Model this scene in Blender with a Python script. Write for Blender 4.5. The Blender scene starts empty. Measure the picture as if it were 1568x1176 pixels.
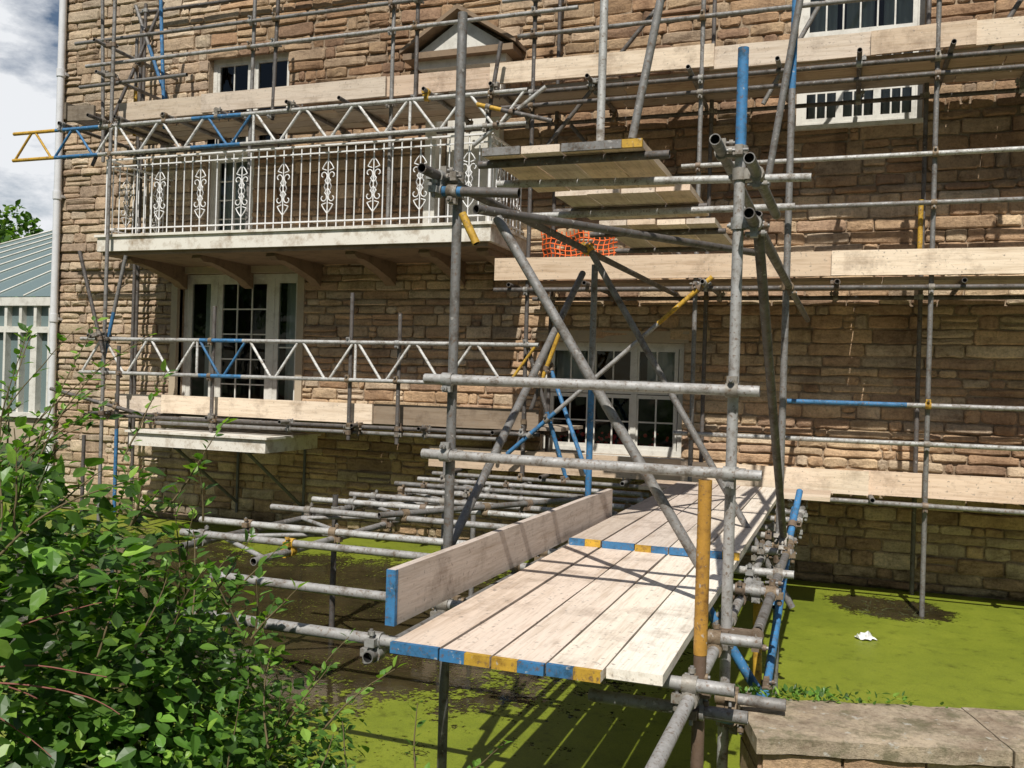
import bpy, math, random
from mathutils import Vector, Matrix, noise
random.seed(7)
rnd=random.random
def U(a,b): return a+(b-a)*random.random()
COL=bpy.context.scene.collection
# ------------------------------------------------------------ materials
def newmat(name):
    m=bpy.data.materials.new(name); m.use_nodes=True
    nt=m.node_tree; nt.nodes.clear()
    out=nt.nodes.new('ShaderNodeOutputMaterial'); p=nt.nodes.new('ShaderNodeBsdfPrincipled')
    nt.links.new(p.outputs[0],out.inputs[0])
    return m,nt,p,out
def N(nt,t,**k):
    n=nt.nodes.new(t)
    for a,b in k.items(): setattr(n,a,b)
    return n
def coords(nt,scale=(1,1,1)):
    tc=N(nt,'ShaderNodeTexCoord'); mp=N(nt,'ShaderNodeMapping'); mp.inputs['Scale'].default_value=scale
    nt.links.new(tc.outputs['Object'],mp.inputs[0]); return mp.outputs[0]
def noi(nt,vec,scale,detail=5,rough=.6):
    n=N(nt,'ShaderNodeTexNoise'); n.inputs['Scale'].default_value=scale; n.inputs['Detail'].default_value=detail; n.inputs['Roughness'].default_value=rough
    nt.links.new(vec,n.inputs['Vector']); return n.outputs['Fac']
def ramp(nt,fac,stops):
    r=N(nt,'ShaderNodeValToRGB'); e=r.color_ramp.elements
    while len(e)<len(stops): e.new(.5)
    for i,(p,c) in enumerate(stops):
        e[i].position=p; e[i].color=c if len(c)==4 else (*c,1)
    nt.links.new(fac,r.inputs[0]); return r.outputs[0]
def mix(nt,a,b,fac,blend='MIX'):
    m=N(nt,'ShaderNodeMix',data_type='RGBA',blend_type=blend)
    for s,v in ((m.inputs[0],fac),(m.inputs[6],a),(m.inputs[7],b)):
        if isinstance(v,bpy.types.NodeSocket): nt.links.new(v,s)
        else: s.default_value=v if not isinstance(v,tuple) or len(v)==4 else (*v,1)
    return m.outputs[2]
def bump(nt,p,h,strength=.4,dist=.01):
    b=N(nt,'ShaderNodeBump'); b.inputs['Strength'].default_value=strength; b.inputs['Distance'].default_value=dist
    nt.links.new(h,b.inputs['Height']); nt.links.new(b.outputs[0],p.inputs['Normal'])
def attr(nt):
    a=N(nt,'ShaderNodeAttribute'); a.attribute_name='Col'; return a
def stone_mat(name,base_attr=True,col=(.3,.2,.12),bs=.8):
    m,nt,p,o=newmat(name); v=coords(nt); vs=coords(nt,(1,1,2.2))
    n1=noi(nt,vs,4,8,.75); n2=noi(nt,v,38,6,.8); n3=noi(nt,v,.6,5,.65)
    if base_attr: c=attr(nt).outputs['Color']
    else:
        rg=N(nt,'ShaderNodeRGB'); rg.outputs[0].default_value=(*col,1); c=rg.outputs[0]
    c=mix(nt,c,ramp(nt,n1,[(.3,(.58,.53,.5)),(.48,(1,1,1)),(.75,(1.3,1.27,1.2))]),1.0,'MULTIPLY')
    c=mix(nt,c,ramp(nt,n2,[(.32,(.55,.52,.49)),(.5,(1,1,1)),(.75,(1.3,1.28,1.22))]),.85,'MULTIPLY')
    c=mix(nt,c,ramp(nt,n3,[(.35,(.66,.63,.62)),(.58,(1,1,1))]),.8,'MULTIPLY')
    c=mix(nt,c,ramp(nt,noi(nt,coords(nt,(1.6,1,.35)),1.7,6,.7),[(.36,(.6,.57,.56)),(.48,(1,1,1))]),.7,'MULTIPLY')
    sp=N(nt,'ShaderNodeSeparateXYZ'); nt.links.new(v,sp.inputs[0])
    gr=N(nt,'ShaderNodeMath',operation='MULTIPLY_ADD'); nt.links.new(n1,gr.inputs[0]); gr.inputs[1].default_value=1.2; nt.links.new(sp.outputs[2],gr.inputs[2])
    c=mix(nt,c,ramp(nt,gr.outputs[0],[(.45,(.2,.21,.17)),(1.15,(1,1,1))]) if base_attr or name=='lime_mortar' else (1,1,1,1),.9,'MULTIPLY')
    if name=='coping_stone':
        c=mix(nt,c,(.15,.14,.08,1),ramp(nt,noi(nt,v,7,8,.75),[(.5,(0,0,0)),(.62,(.75,.75,.75))]))
        c=mix(nt,c,(.5,.48,.42,1),ramp(nt,noi(nt,v,17,4,.6),[(.62,(0,0,0)),(.68,(.8,.8,.8))]))
    nt.links.new(c,p.inputs['Base Color']); p.inputs['Roughness'].default_value=.95; p.inputs['Specular IOR Level'].default_value=.15
    hh=mix(nt,n2,n1,.5); bump(nt,p,hh,bs,.045); return m
M={}
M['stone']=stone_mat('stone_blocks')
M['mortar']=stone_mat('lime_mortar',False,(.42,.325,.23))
M['cope']=stone_mat('coping_stone',False,(.46,.38,.28),.6)
m,nt,p,o=newmat('scaffold_tube'); v=coords(nt); a=attr(nt)
n1=noi(nt,v,11,7,.75); n2=noi(nt,v,60,4,.6)
c=mix(nt,a.outputs['Color'],ramp(nt,n1,[(.34,(.35,.28,.21)),(.48,(.88,.86,.83)),(.7,(1.2,1.2,1.2))]),.9,'MULTIPLY')
c=mix(nt,c,(.14,.085,.05,1),ramp(nt,n2,[(.55,(0,0,0)),(.68,(.8,.8,.8))]))
c=mix(nt,c,(.45,.43,.4,1),ramp(nt,noi(nt,v,33,3,.5),[(.66,(0,0,0)),(.7,(.6,.6,.6))]))
nt.links.new(c,p.inputs['Base Color']); nt.links.new(a.outputs['Alpha'],p.inputs['Metallic'])
nt.links.new(ramp(nt,n1,[(.3,(.85,.85,.85)),(.7,(.5,.5,.5))]),p.inputs['Roughness']); bump(nt,p,n2,.3,.004); M['tube']=m
def wood(name,sc):
    m,nt,p,o=newmat(name); v=coords(nt,sc); v2=coords(nt); a=attr(nt)
    g=noi(nt,v,22,6,.65); g2=noi(nt,v,90,3,.6); d=noi(nt,v2,3.0,7,.72)
    c=mix(nt,a.outputs['Color'],ramp(nt,g,[(.3,(.74,.68,.61)),(.5,(1,1,1)),(.7,(1.1,1.07,1.04))]),.75,'MULTIPLY')
    c=mix(nt,c,ramp(nt,g2,[(.35,(.76,.71,.66)),(.5,(1,1,1))]),.55,'MULTIPLY')
    c=mix(nt,c,ramp(nt,d,[(.33,(.55,.52,.5)),(.48,(1,1,1))]),.75,'MULTIPLY')
    sp=noi(nt,v2,38,3,.5)
    c=mix(nt,c,(.24,.2,.17,1),ramp(nt,sp,[(.63,(0,0,0)),(.72,(.75,.75,.75))]))
    nt.links.new(c,p.inputs['Base Color']); p.inputs['Roughness'].default_value=.85; p.inputs['Specular IOR Level'].default_value=.2
    bump(nt,p,g,.45,.006); return m
M['woodx']=wood('scaffold_board_x',(.06,1,1)); M['woody']=wood('scaffold_board_y',(1,.06,1))
def paint(name,col,rough=.5,dirt=.6,ds=6,dc=(.3,.27,.22)):
    m,nt,p,o=newmat(name); v=coords(nt); n1=noi(nt,v,ds,7,.7); n2=noi(nt,v,50,4)
    c=mix(nt,(*col,1),(*dc,1),ramp(nt,n1,[(.48,(0,0,0)),(.72,(dirt,dirt,dirt))]))
    c=mix(nt,c,(*[x*.5 for x in dc],1),ramp(nt,n2,[(.62,(0,0,0)),(.72,(dirt*.8,)*3)]))
    nt.links.new(c,p.inputs['Base Color']); p.inputs['Roughness'].default_value=rough; bump(nt,p,n2,.15,.003); return m
M['white']=paint('white_paint',(.66,.64,.58),.5,.6)
M['cream']=paint('cream_stone_surround',(.42,.34,.24),.85,.7)
M['slab']=paint('weathered_white_slab',(.72,.68,.6),.8,1.0,5,(.3,.22,.14))
M['brk']=paint('stone_bracket',(.24,.17,.11),.9,.9,6,(.12,.08,.05))
M['iron']=paint('white_iron',(.78,.77,.76),.45,.3,20,(.3,.22,.15))
M['pipe']=paint('pipe_paint',(.66,.66,.68),.4,.3)
M['slate']=paint('slate_roof',(.1,.1,.11),.6,.4)
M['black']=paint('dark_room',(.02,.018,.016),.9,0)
M['curtain']=paint('net_curtain',(.6,.6,.57),.9,.1)
M['orange']=paint('orange_mesh',(.85,.16,.03),.6,0)
M['litter']=paint('white_plastic',(.75,.75,.75),.4,.2)
M['red']=paint('flower_red',(.6,.03,.03),.6,0)
m,nt,p,o=newmat('window_glass'); nt.nodes.remove(p)
t=N(nt,'ShaderNodeBsdfTransparent'); t.inputs[0].default_value=(.75,.8,.78,1); g=N(nt,'ShaderNodeBsdfGlossy'); g.inputs['Roughness'].default_value=.03
gv=noi(nt,coords(nt),2.5,2); bb=N(nt,'ShaderNodeBump'); bb.inputs['Strength'].default_value=.12; bb.inputs['Distance'].default_value=.05; nt.links.new(gv,bb.inputs['Height']); nt.links.new(bb.outputs[0],g.inputs['Normal'])
f=N(nt,'ShaderNodeFresnel'); f.inputs[0].default_value=1.5; ms=N(nt,'ShaderNodeMixShader')
nt.links.new(f.outputs[0],ms.inputs[0]); nt.links.new(t.outputs[0],ms.inputs[1]); nt.links.new(g.outputs[0],ms.inputs[2]); nt.links.new(ms.outputs[0],o.inputs[0]); M['glass']=m
m,nt,p,o=newmat('conservatory_glass'); p.inputs['Base Color'].default_value=(.15,.2,.2,1); p.inputs['Roughness'].default_value=.15; M['cglass']=m
m,nt,p,o=newmat('leaf'); a=attr(nt); nt.links.new(a.outputs['Color'],p.inputs['Base Color']); p.inputs['Roughness'].default_value=.4; p.inputs['Specular IOR Level'].default_value=.4
tr=N(nt,'ShaderNodeBsdfTranslucent'); tc=mix(nt,a.outputs['Color'],(1.5,1.7,.5,1),1.0,'MULTIPLY'); nt.links.new(tc,tr.inputs[0])
ms=N(nt,'ShaderNodeMixShader'); ms.inputs[0].default_value=.38; nt.links.new(p.outputs[0],ms.inputs[1]); nt.links.new(tr.outputs[0],ms.inputs[2]); nt.links.new(ms.outputs[0],o.inputs[0]); M['leaf']=m
m,nt,p,o=newmat('twig'); a=attr(nt); nt.links.new(a.outputs['Color'],p.inputs['Base Color']); p.inputs['Roughness'].default_value=.8; M['twig']=m
m,nt,p,o=newmat('bank_soil_grass'); v=coords(nt); n1=noi(nt,v,2,8,.7); n2=noi(nt,v,30,5)
c=mix(nt,ramp(nt,n1,[(.35,(.05,.04,.025)),(.5,(.06,.085,.025)),(.7,(.09,.13,.035))]),ramp(nt,n2,[(.3,(.5,.5,.5)),(.7,(1.3,1.3,1.3))]),.8,'MULTIPLY')
nt.links.new(c,p.inputs['Base Color']); p.inputs['Roughness'].default_value=.95; bump(nt,p,n2,.6,.05); M['ground']=m
m,nt,p,o=newmat('murky_water'); v=coords(nt); n1=noi(nt,v,1.5,6,.7)
nt.links.new(ramp(nt,n1,[(.35,(.02,.016,.008)),(.6,(.05,.038,.018)),(.75,(.07,.06,.025))]),p.inputs['Base Color'])
p.inputs['Roughness'].default_value=.05; p.inputs['IOR'].default_value=1.33; n2=noi(nt,v,9,3); bump(nt,p,n2,.06,.02); M['water']=m
m,nt,p,o=newmat('duckweed'); v=coords(nt); big=noi(nt,v,.9,9,.75); fine=noi(nt,v,140,3,.6); mid=noi(nt,v,5,8,.78)
c=mix(nt,ramp(nt,big,[(.3,(.13,.165,.016)),(.5,(.18,.22,.02)),(.7,(.23,.265,.028))]),ramp(nt,fine,[(.3,(.62,.62,.55)),(.55,(1.1,1.1,1.05))]),.9,'MULTIPLY')
c=mix(nt,c,ramp(nt,mid,[(.34,(.5,.48,.4)),(.45,(1,1,1)),(.7,(1.12,1.08,1.05))]),.9,'MULTIPLY')
nt.links.new(c,p.inputs['Base Color']); p.inputs['Roughness'].default_value=.5; bump(nt,p,fine,.3,.006)
def ell(cx,cy,rx,ry):
    mp=N(nt,'ShaderNodeMapping'); mp.vector_type='TEXTURE'; mp.inputs['Location'].default_value=(cx,cy,0); mp.inputs['Scale'].default_value=(rx,ry,1)
    tcn=N(nt,'ShaderNodeTexCoord'); nt.links.new(tcn.outputs['Object'],mp.inputs[0])
    l=N(nt,'ShaderNodeVectorMath',operation='LENGTH'); nt.links.new(mp.outputs[0],l.inputs[0]); return l.outputs['Value']
def mth(op,a,b):
    n=N(nt,'ShaderNodeMath',operation=op)
    for i,x in enumerate((a,b)):
        if isinstance(x,(int,float)): n.inputs[i].default_value=x
        else: nt.links.new(x,n.inputs[i])
    return n.outputs[0]
d=mth('MINIMUM',ell(-4.9,7.3,3.5,2.7),ell(.45,10.0,.6,.55)); d=mth('MINIMUM',d,ell(-8.0,7.4,3.0,2.6))
wob=noi(nt,v,1.6,9,.78)
val=mth('ADD',d,mth('MULTIPLY',mth('SUBTRACT',wob,.5),2.2))
val=mth('ADD',val,mth('MULTIPLY',mth('SUBTRACT',noi(nt,v,25,5,.7),.5),1.1))
cov=ramp(nt,val,[(.86,(0,0,0)),(.98,(1,1,1))])
cov2=ramp(nt,noi(nt,v,4,9,.75),[(.28,(0,0,0)),(.32,(1,1,1))])
cv=mth('MULTIPLY',cov,cov2)
spk=ramp(nt,noi(nt,v,45,4,.7),[(.6,(0,0,0)),(.65,(1,1,1))]); cv=mth('MAXIMUM',cv,mth('MULTIPLY',spk,ramp(nt,noi(nt,v,1.3,5,.7),[(.42,(0,0,0)),(.58,(1,1,1))])))
t=N(nt,'ShaderNodeBsdfTransparent'); ms=N(nt,'ShaderNodeMixShader'); nt.links.new(cv,ms.inputs[0]); nt.links.new(t.outputs[0],ms.inputs[1]); nt.links.new(p.outputs[0],ms.inputs[2]); nt.links.new(ms.outputs[0],o.inputs[0]); M['weed']=m

# ------------------------------------------------------------ geometry batches
class Bt:
    def __init__(s,name,mat,parent=None): s.n=name; s.m=mat; s.p=parent; s.v=[]; s.f=[]; s.c=[]; s.s=[]
    def add(s,vs,fs,col=(1,1,1,0),smooth=False):
        b=len(s.v); s.v+= [tuple(x) for x in vs]; s.f+=[tuple(i+b for i in f) for f in fs]
        if len(col)==3: col=(*col,0)
        s.c+=[col]*len(vs); s.s+=[smooth]*len(fs)
    def build(s):
        if not s.v: return None
        me=bpy.data.meshes.new(s.n); me.from_pydata(s.v,[],s.f)
        at=me.attributes.new('Col','FLOAT_COLOR','POINT'); flat=[]
        for c in s.c: flat+=c
        at.data.foreach_set('color',flat)
        me.polygons.foreach_set('use_smooth',s.s); me.materials.append(M[s.m]); me.update()
        o=bpy.data.objects.new(s.n,me); COL.objects.link(o)
        if s.p: o.parent=s.p
        return o
def empty(n):
    o=bpy.data.objects.new(n,None); COL.objects.link(o); o.empty_display_size=.2; return o
def box(b,x0,x1,y0,y1,z0,z1,col=(1,1,1,0)):
    v=[(x,y,z) for x in(x0,x1) for y in(y0,y1) for z in(z0,z1)]
    b.add(v,[(0,1,3,2),(4,6,7,5),(0,4,5,1),(2,3,7,6),(0,2,6,4),(1,5,7,3)],col)
def frame_of(d):
    d=d.normalized(); u=Vector((0,0,1)) if abs(d.z)<.9 else Vector((1,0,0))
    a=d.cross(u).normalized(); return a,d.cross(a).normalized()
def cyl(b,p1,p2,r,col,n=12,hollow=False,r2=None):
    p1=Vector(p1);p2=Vector(p2); d=(p2-p1)
    if d.length<1e-5: return
    a,c=frame_of(d); dn=d.normalized(); r2=r if r2 is None else r2
    def ring(p,rr): return [p+(a*math.cos(t)+c*math.sin(t))*rr for t in [2*math.pi*i/n for i in range(n)]]
    v=ring(p1,r)+ring(p2,r2); f=[(i,(i+1)%n,n+(i+1)%n,n+i) for i in range(n)]
    b.add(v,f,col,True)
    if hollow:
        dk=(.02,.02,.02,0)
        for p,s in((p1,1),(p2,-1)):
            v=ring(p,r)+ring(p,r*.82); b.add(v,[(i,(i+1)%n,n+(i+1)%n,n+i) for i in range(n)],col)
            v=ring(p,r*.82)+ring(p+dn*s*.06,r*.82); b.add(v,[(i,(i+1)%n,n+(i+1)%n,n+i) for i in range(n)]+[tuple(range(n,2*n))],dk)
    else:
        b.add(ring(p1,r),[tuple(range(n))],col); b.add(ring(p2,r2),[tuple(range(n))],col)
def obox(b,c,ax,ay,az,col):
    c=Vector(c); v=[c+ax*i+ay*j+az*k for i in(-1,1) for j in(-1,1) for k in(-1,1)]
    b.add(v,[(0,1,3,2),(4,6,7,5),(0,4,5,1),(2,3,7,6),(0,2,6,4),(1,5,7,3)],col)
TC={'g':(.37,.365,.36,.3),'d':(.13,.12,.115,.3),'m':(.23,.225,.22,.35),'b':(.04,.17,.36,0),'y':(.55,.33,.035,0),'o':(.48,.25,.04,0),'w':(.68,.68,.67,.1),'l':(.45,.45,.44,.3),'r':(.15,.10,.07,.1)}
R=.0245
def jit(c,a=.15):
    k=1+U(-a,a); return (c[0]*k,c[1]*k,c[2]*k,c[3])
class Scaf:
    def __init__(s,name): s.e=empty(name); s.t=Bt('tubes','tube',s.e); s.cp=Bt('couplers','tube',s.e); s.bx=Bt('boards_lengthwise','woodx',s.e); s.by=Bt('boards_crosswise','woody',s.e); s.ends=Bt('board_end_bands','tube',s.e); s.seg=[]
    def tube(s,p1,p2,c='g',r=R,n=14,coup=True):
        cc=jit(TC[c]) if len(c)==1 else None
        p1=Vector(p1);p2=Vector(p2)
        if cc: cyl(s.t,p1,p2,r,cc,n,True)
        else:
            k=len(c)
            for i,ch in enumerate(c): cyl(s.t,p1.lerp(p2,i/k),p1.lerp(p2,(i+1)/k),r,jit(TC[ch],.05),n,i in(0,k-1))
        if coup: s.seg.append((p1,p2))
    def couplers(s):
        S=s.seg
        for i in range(len(S)):
            p,q=S[i]; d1=q-p
            for j in range(i+1,len(S)):
                a,b=S[j]; d2=b-a; w=p-a
                A=d1.dot(d1);Bq=d1.dot(d2);C=d2.dot(d2);D=d1.dot(w);E=d2.dot(w); den=A*C-Bq*Bq
                if den<.08*A*C: continue
                sc=(Bq*E-C*D)/den; tc=(A*E-Bq*D)/den
                if not(-.02<=sc<=1.02 and -.02<=tc<=1.02): continue
                c1=p+d1*sc;c2=a+d2*tc
                if (c1-c2).length>.13: continue
                col=random.choice([(.28,.26,.23,.3),(.2,.15,.11,.2),(.34,.34,.33,.3),(.24,.18,.12,.2)])
                if rnd()<.02: col=TC['y']
                n1=d1.normalized();n2=d2.normalized()
                cyl(s.cp,c1-n1*.027,c1+n1*.027,.034,col,10); cyl(s.cp,c2-n2*.027,c2+n2*.027,.034,col,10)
                m=(c1+c2)/2; ax=n1.cross(n2).normalized()
                side=n2*random.choice((-1,1)); side2=n1*random.choice((-1,1))
                obox(s.cp,m,n1*.024,n2*.024,ax*max(.02,(c1-c2).length/2),col)
                e=c1+side*.045; obox(s.cp,e,n1*.022,side*.018,ax*.016,col); cyl(s.cp,e-ax*.04,e+ax*.055,.008,(.3,.3,.3,.6),8); cyl(s.cp,e+ax*.03,e+ax*.047,.015,col,6)
                e=c2+side2*.045; obox(s.cp,e,n2*.022,side2*.018,ax*.016,col); cyl(s.cp,e-ax*.055,e+ax*.04,.008,(.3,.3,.3,.6),8); cyl(s.cp,e-ax*.047,e-ax*.03,.015,col,6)
    def board(s,p1,p2,w,t,wd,col,bands=None):
        p1=Vector(p1);p2=Vector(p2); d=p2-p1; wd=Vector(wd).normalized(); up=d.cross(wd).normalized()
        b=s.bx if abs(d.x)>abs(d.y) else s.by
        n=8; ring=[]; ph=U(0,6)
        for i in range(n+1):
            k=i/n; c=p1+d*k+up*(math.sin(ph+k*5)*.003); ww=w/2+.0015*math.sin(ph*3+k*17)
            ring.append([c+wd*ww+up*t/2,c-wd*ww+up*t/2,c-wd*ww-up*t/2,c+wd*ww-up*t/2])
        v=[x for r_ in ring for x in r_]; f=[(0,1,2,3),(4*n+3,4*n+2,4*n+1,4*n)]
        for i in range(n):
            for q in range(4): f.append((4*i+q,4*i+4+q,4*i+4+(q+1)%4,4*i+(q+1)%4))
        b.add(v,f,col)
        dn=d.normalized()
        if bands:
            for end,cs in bands:
                base=p1 if end==0 else p2; sg=-1 if end==0 else 1; k=len(cs)
                for i,ch in enumerate(cs):
                    if ch=='.': continue
                    off=wd*(w*((i+.5)/k-.5))
                    obox(s.ends,base+off+dn*sg*(-.009)+up*.003*math.sin(ph),wd*(w/k/2+.001),dn*.011,up*(t/2+.002),jit(TC[ch]))
    def done(s):
        s.couplers()
        for b in(s.t,s.cp,s.bx,s.by,s.ends): b.build()
WC=[(.66,.51,.37),(.70,.58,.45),(.60,.47,.35),(.70,.54,.41),(.58,.49,.40)]
def wc(k=1.0):
    c=random.choice(WC); j=k*(1+U(-.1,.1)); return (c[0]*j,c[1]*j,c[2]*j,0)

# ============================================================ HOUSE
house=empty('stone_house')
st=Bt('stone_walls','stone',house); mo=Bt('wall_backing','mortar',house); wh=Bt('window_frames','white',house); gl=Bt('window_glass','glass',house)
cr=Bt('door_surround','cream',house); rm=Bt('room_interiors','black',house); cu=Bt('curtains','curtain',house); sl=Bt('roof','slate',house)
X0,X1,ZB,ZT=-11.7,9.0,-.7,9.6
OP=[(-9.25,-7.2,1.5,3.62),(-8.85,-7.48,5.4,6.78),(-8.85,-8.02,3.98,5.75),(-5.08,-4.36,3.98,6.15),(-.62,.72,5.2,7.5),(-3.6,-1.82,1.32,2.7),(3.6,5.0,5.2,7.5),(3.6,5.2,1.3,3.4),(-6.9,-5.9,7.6,8.9)]
YM=10.99
xs=sorted({X0,X1}|{o[0] for o in OP}|{o[1] for o in OP}); zs=sorted({ZB,ZT}|{o[2] for o in OP}|{o[3] for o in OP})
for i in range(len(xs)-1):
    for j in range(len(zs)-1):
        cx=(xs[i]+xs[i+1])/2; cz=(zs[j]+zs[j+1])/2
        if any(o[0]<cx<o[1] and o[2]<cz<o[3] for o in OP): continue
        mo.add([(xs[i],YM,zs[j]),(xs[i+1],YM,zs[j]),(xs[i+1],YM,zs[j+1]),(xs[i],YM,zs[j+1])],[(0,1,2,3)])
for (a,b,c,d) in OP:
    q=[(a,c),(b,c),(b,d),(a,d)]
    for i in range(4):
        p,r_=q[i],q[(i+1)%4]
        mo.add([(p[0],YM,p[1]),(r_[0],YM,r_[1]),(r_[0],11.2,r_[1]),(p[0],11.2,p[1])],[(0,1,2,3)])
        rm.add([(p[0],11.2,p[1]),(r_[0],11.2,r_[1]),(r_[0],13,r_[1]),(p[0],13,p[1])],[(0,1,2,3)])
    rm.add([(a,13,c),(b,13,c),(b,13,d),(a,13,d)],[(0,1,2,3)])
PAL=[(.62,.47,.31),(.57,.40,.25),(.52,.35,.22),(.60,.45,.29),(.55,.44,.32),(.68,.54,.38),(.45,.31,.21),(.60,.42,.265)]
def stone(x,w,z,h,proud,c):
    g=.004+rnd()*.007; yf=YM-.012-proud-U(0,.022)
    cx=x+w/2; cz=z+h/2; hw=w/2-g; hh=h/2-g; ch=min(hh,.03)*U(.3,.9)
    pts=[(-hw+ch,-hh),(-hw*.3,-hh),(hw*.35,-hh),(hw-ch,-hh),(hw,-hh+ch),(hw,hh-ch),(hw-ch,hh),(hw*.3,hh),(-hw*.35,hh),(-hw+ch,hh),(-hw,hh-ch),(-hw,-hh+ch)]
    pts=[(a_+U(-.006,.006),b_+U(-.008,.008)) for a_,b_ in pts]; n=12
    O=[(cx+a_,YM+.01,cz+b_) for a_,b_ in pts]
    tx,tz=U(-.012,.012),U(-.008,.012)
    Mi=[(cx+a_,yf+.012+tx*a_/hw+tz*b_/hh,cz+b_) for a_,b_ in pts]
    ez=max(.5,1-.014/hh)
    Fr=[(cx+a_*(1-.014/hw),yf+U(-.004,.004)+tx*a_/hw+tz*b_/hh,cz+b_*ez) for a_,b_ in pts]
    Ct=[(cx+hw*.4*s_,yf-U(0,.008),cz) for s_ in(-1,1)]
    fs=[(i,(i+1)%n,n+(i+1)%n,n+i) for i in range(n)]+[(n+i,n+(i+1)%n,2*n+(i+1)%n,2*n+i) for i in range(n)]
    L_,R_=3*n,3*n+1; f2=2*n
    fs+=[(f2+1,f2+2,R_,L_),(f2+2,f2+3,R_),(f2+3,f2+4,R_),(f2+4,f2+5,R_),(f2+5,f2+6,R_),(f2+6,f2+7,R_),(f2+7,f2+8,L_,R_),(f2+8,f2+9,L_),(f2+9,f2+10,L_),(f2+10,f2+11,L_),(f2+11,f2,L_),(f2,f2+1,L_)]
    st.add(O+Mi+Fr+Ct,fs,c)
z=ZB
while z<ZT:
    h=U(.085,.15) if rnd()<.75 else U(.15,.2); zc=z+h/2; ivs=[(X0,X1)]
    for (a,b,c,d) in OP:
        if c-.03<zc<d+.03:
            nv=[]
            for (p,q) in ivs:
                if a>p and b<q: nv+=[(p,a),(b,q)]
                else: nv.append((p,q))
            ivs=nv
    proud=U(0,.018)
    for (p,q) in ivs:
        x=p
        while x<q-.01:
            w=U(.14,.7) if rnd()<.8 else U(.09,.2)
            if q-(x+w)<.12: w=q-x
            c=random.choice(PAL); k=U(.84,1.1)
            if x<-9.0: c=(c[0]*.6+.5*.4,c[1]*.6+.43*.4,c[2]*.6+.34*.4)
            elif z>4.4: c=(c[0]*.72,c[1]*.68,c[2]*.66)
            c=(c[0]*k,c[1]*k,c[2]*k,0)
            if h>.15 and rnd()<.35:
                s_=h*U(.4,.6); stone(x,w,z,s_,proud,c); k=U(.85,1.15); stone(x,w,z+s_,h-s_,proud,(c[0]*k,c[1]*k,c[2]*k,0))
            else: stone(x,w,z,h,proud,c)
            x+=w
    z+=h
mo.add([(X0,YM,ZB),(X0,20,ZB),(X0,20,ZT),(X0,YM,ZT)],[(0,1,2,3)]); mo.add([(X1,YM,ZB),(X1,20,ZB),(X1,20,ZT),(X1,YM,ZT)],[(0,1,2,3)])
mo.add([(X0,20,ZB),(X1,20,ZB),(X1,20,ZT),(X0,20,ZT)],[(0,1,2,3)])
sl.add([(X0-.3,10.6,ZT),(X1+.3,10.6,ZT),(X1+.3,15.5,ZT+3.4),(X0-.3,15.5,ZT+3.4),(X0-.3,20.4,ZT),(X1+.3,20.4,ZT),(X0-.3,10.6,ZT-.15),(X1+.3,10.6,ZT-.15)],[(0,1,2,3),(3,2,5,4),(0,1,7,6),(0,3,4),(1,5,2),(6,7,5,4)])
def lights(x0,x1,z0,z1,L,fw=.055,y=11.09,sill=True):
    box(wh,x0,x0+fw,y,y+.08,z0,z1); box(wh,x1-fw,x1,y,y+.08,z0,z1)
    box(wh,x0+fw,x1-fw,y+.002,y+.078,z1-fw,z1); box(wh,x0+fw,x1-fw,y+.002,y+.078,z0,z0+fw)
    if sill: box(wh,x0-.04,x1+.04,10.91,11.09,z0-.05,z0-.001)
    for (a,b,c,d,nc,nr,w) in L:
        box(wh,a,a+w,y+.01,y+.06,c,d); box(wh,b-w,b,y+.01,y+.06,c,d); box(wh,a+w,b-w,y+.012,y+.058,d-w,d); box(wh,a+w,b-w,y+.012,y+.058,c,c+w*1.3)
        ia,ib,ic,id_=a+w,b-w,c+w*1.3,d-w
        for i in range(1,nc):
            xx=ia+(ib-ia)*i/nc; box(wh,xx-.009,xx+.009,y+.02,y+.045,ic,id_)
        for i in range(1,nr):
            zz=ic+(id_-ic)*i/nr; box(wh,ia,ib,y+.022,y+.043,zz-.009,zz+.009)
        gl.add([(ia,y+.033,ic),(ib,y+.033,ic),(ib,y+.033,id_),(ia,y+.033,id_)],[(0,1,2,3)])
def curtain(a,b,c,d,y=11.3,amp=.03):
    n=max(6,int((b-a)/.025)); v=[];f=[]; ph=U(0,6)
    for i in range(n+1):
        x=a+(b-a)*i/n; yy=y+amp*math.sin(i*1.3+ph)+.01*math.sin(i*3.1)
        v+=[(x,yy,c),(x,yy,d)]
        if i<n: f.append((2*i,2*i+2,2*i+3,2*i+1))
    cu.add(v,f,(1,1,1,0),True)
x0,x1,z0,z1=OP[0]
lights(x0,x1,z0,z1,[(x0+.06,-8.72,z0+.06,z1-.06,1,2,.07),(-8.66,-7.74,z0+.06,z1-.06,3,5,.08),(-7.68,x1-.06,z0+.06,z1-.06,1,2,.07)],.06,sill=True)
box(wh,-8.72,-8.66,11.092,11.165,z0+.06,z1-.06); box(wh,-7.74,-7.68,11.092,11.165,z0+.06,z1-.06)
curtain(x0+.25,-8.8,z0,z1); curtain(-7.62,x1-.2,z0,z1)
box(cr,x0-.11,x0,10.93,11.05,z0-.2,z1+.1); box(cr,x1,x1+.11,10.93,11.05,z0-.2,z1+.1); box(cr,x0,x1,10.932,11.05,z1,z1+.098)
x0,x1,z0,z1=OP[1]; xm=(x0+x1)/2
lights(x0,x1,z0,z1,[(x0+.06,xm-.04,z0+.06,z1-.06,2,2,.05),(xm+.04,x1-.06,z0+.06,z1-.06,2,2,.05)],.07); box(wh,xm-.04,xm+.04,11.092,11.165,z0+.07,z1-.07)
x0,x1,z0,z1=OP[2]
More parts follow.
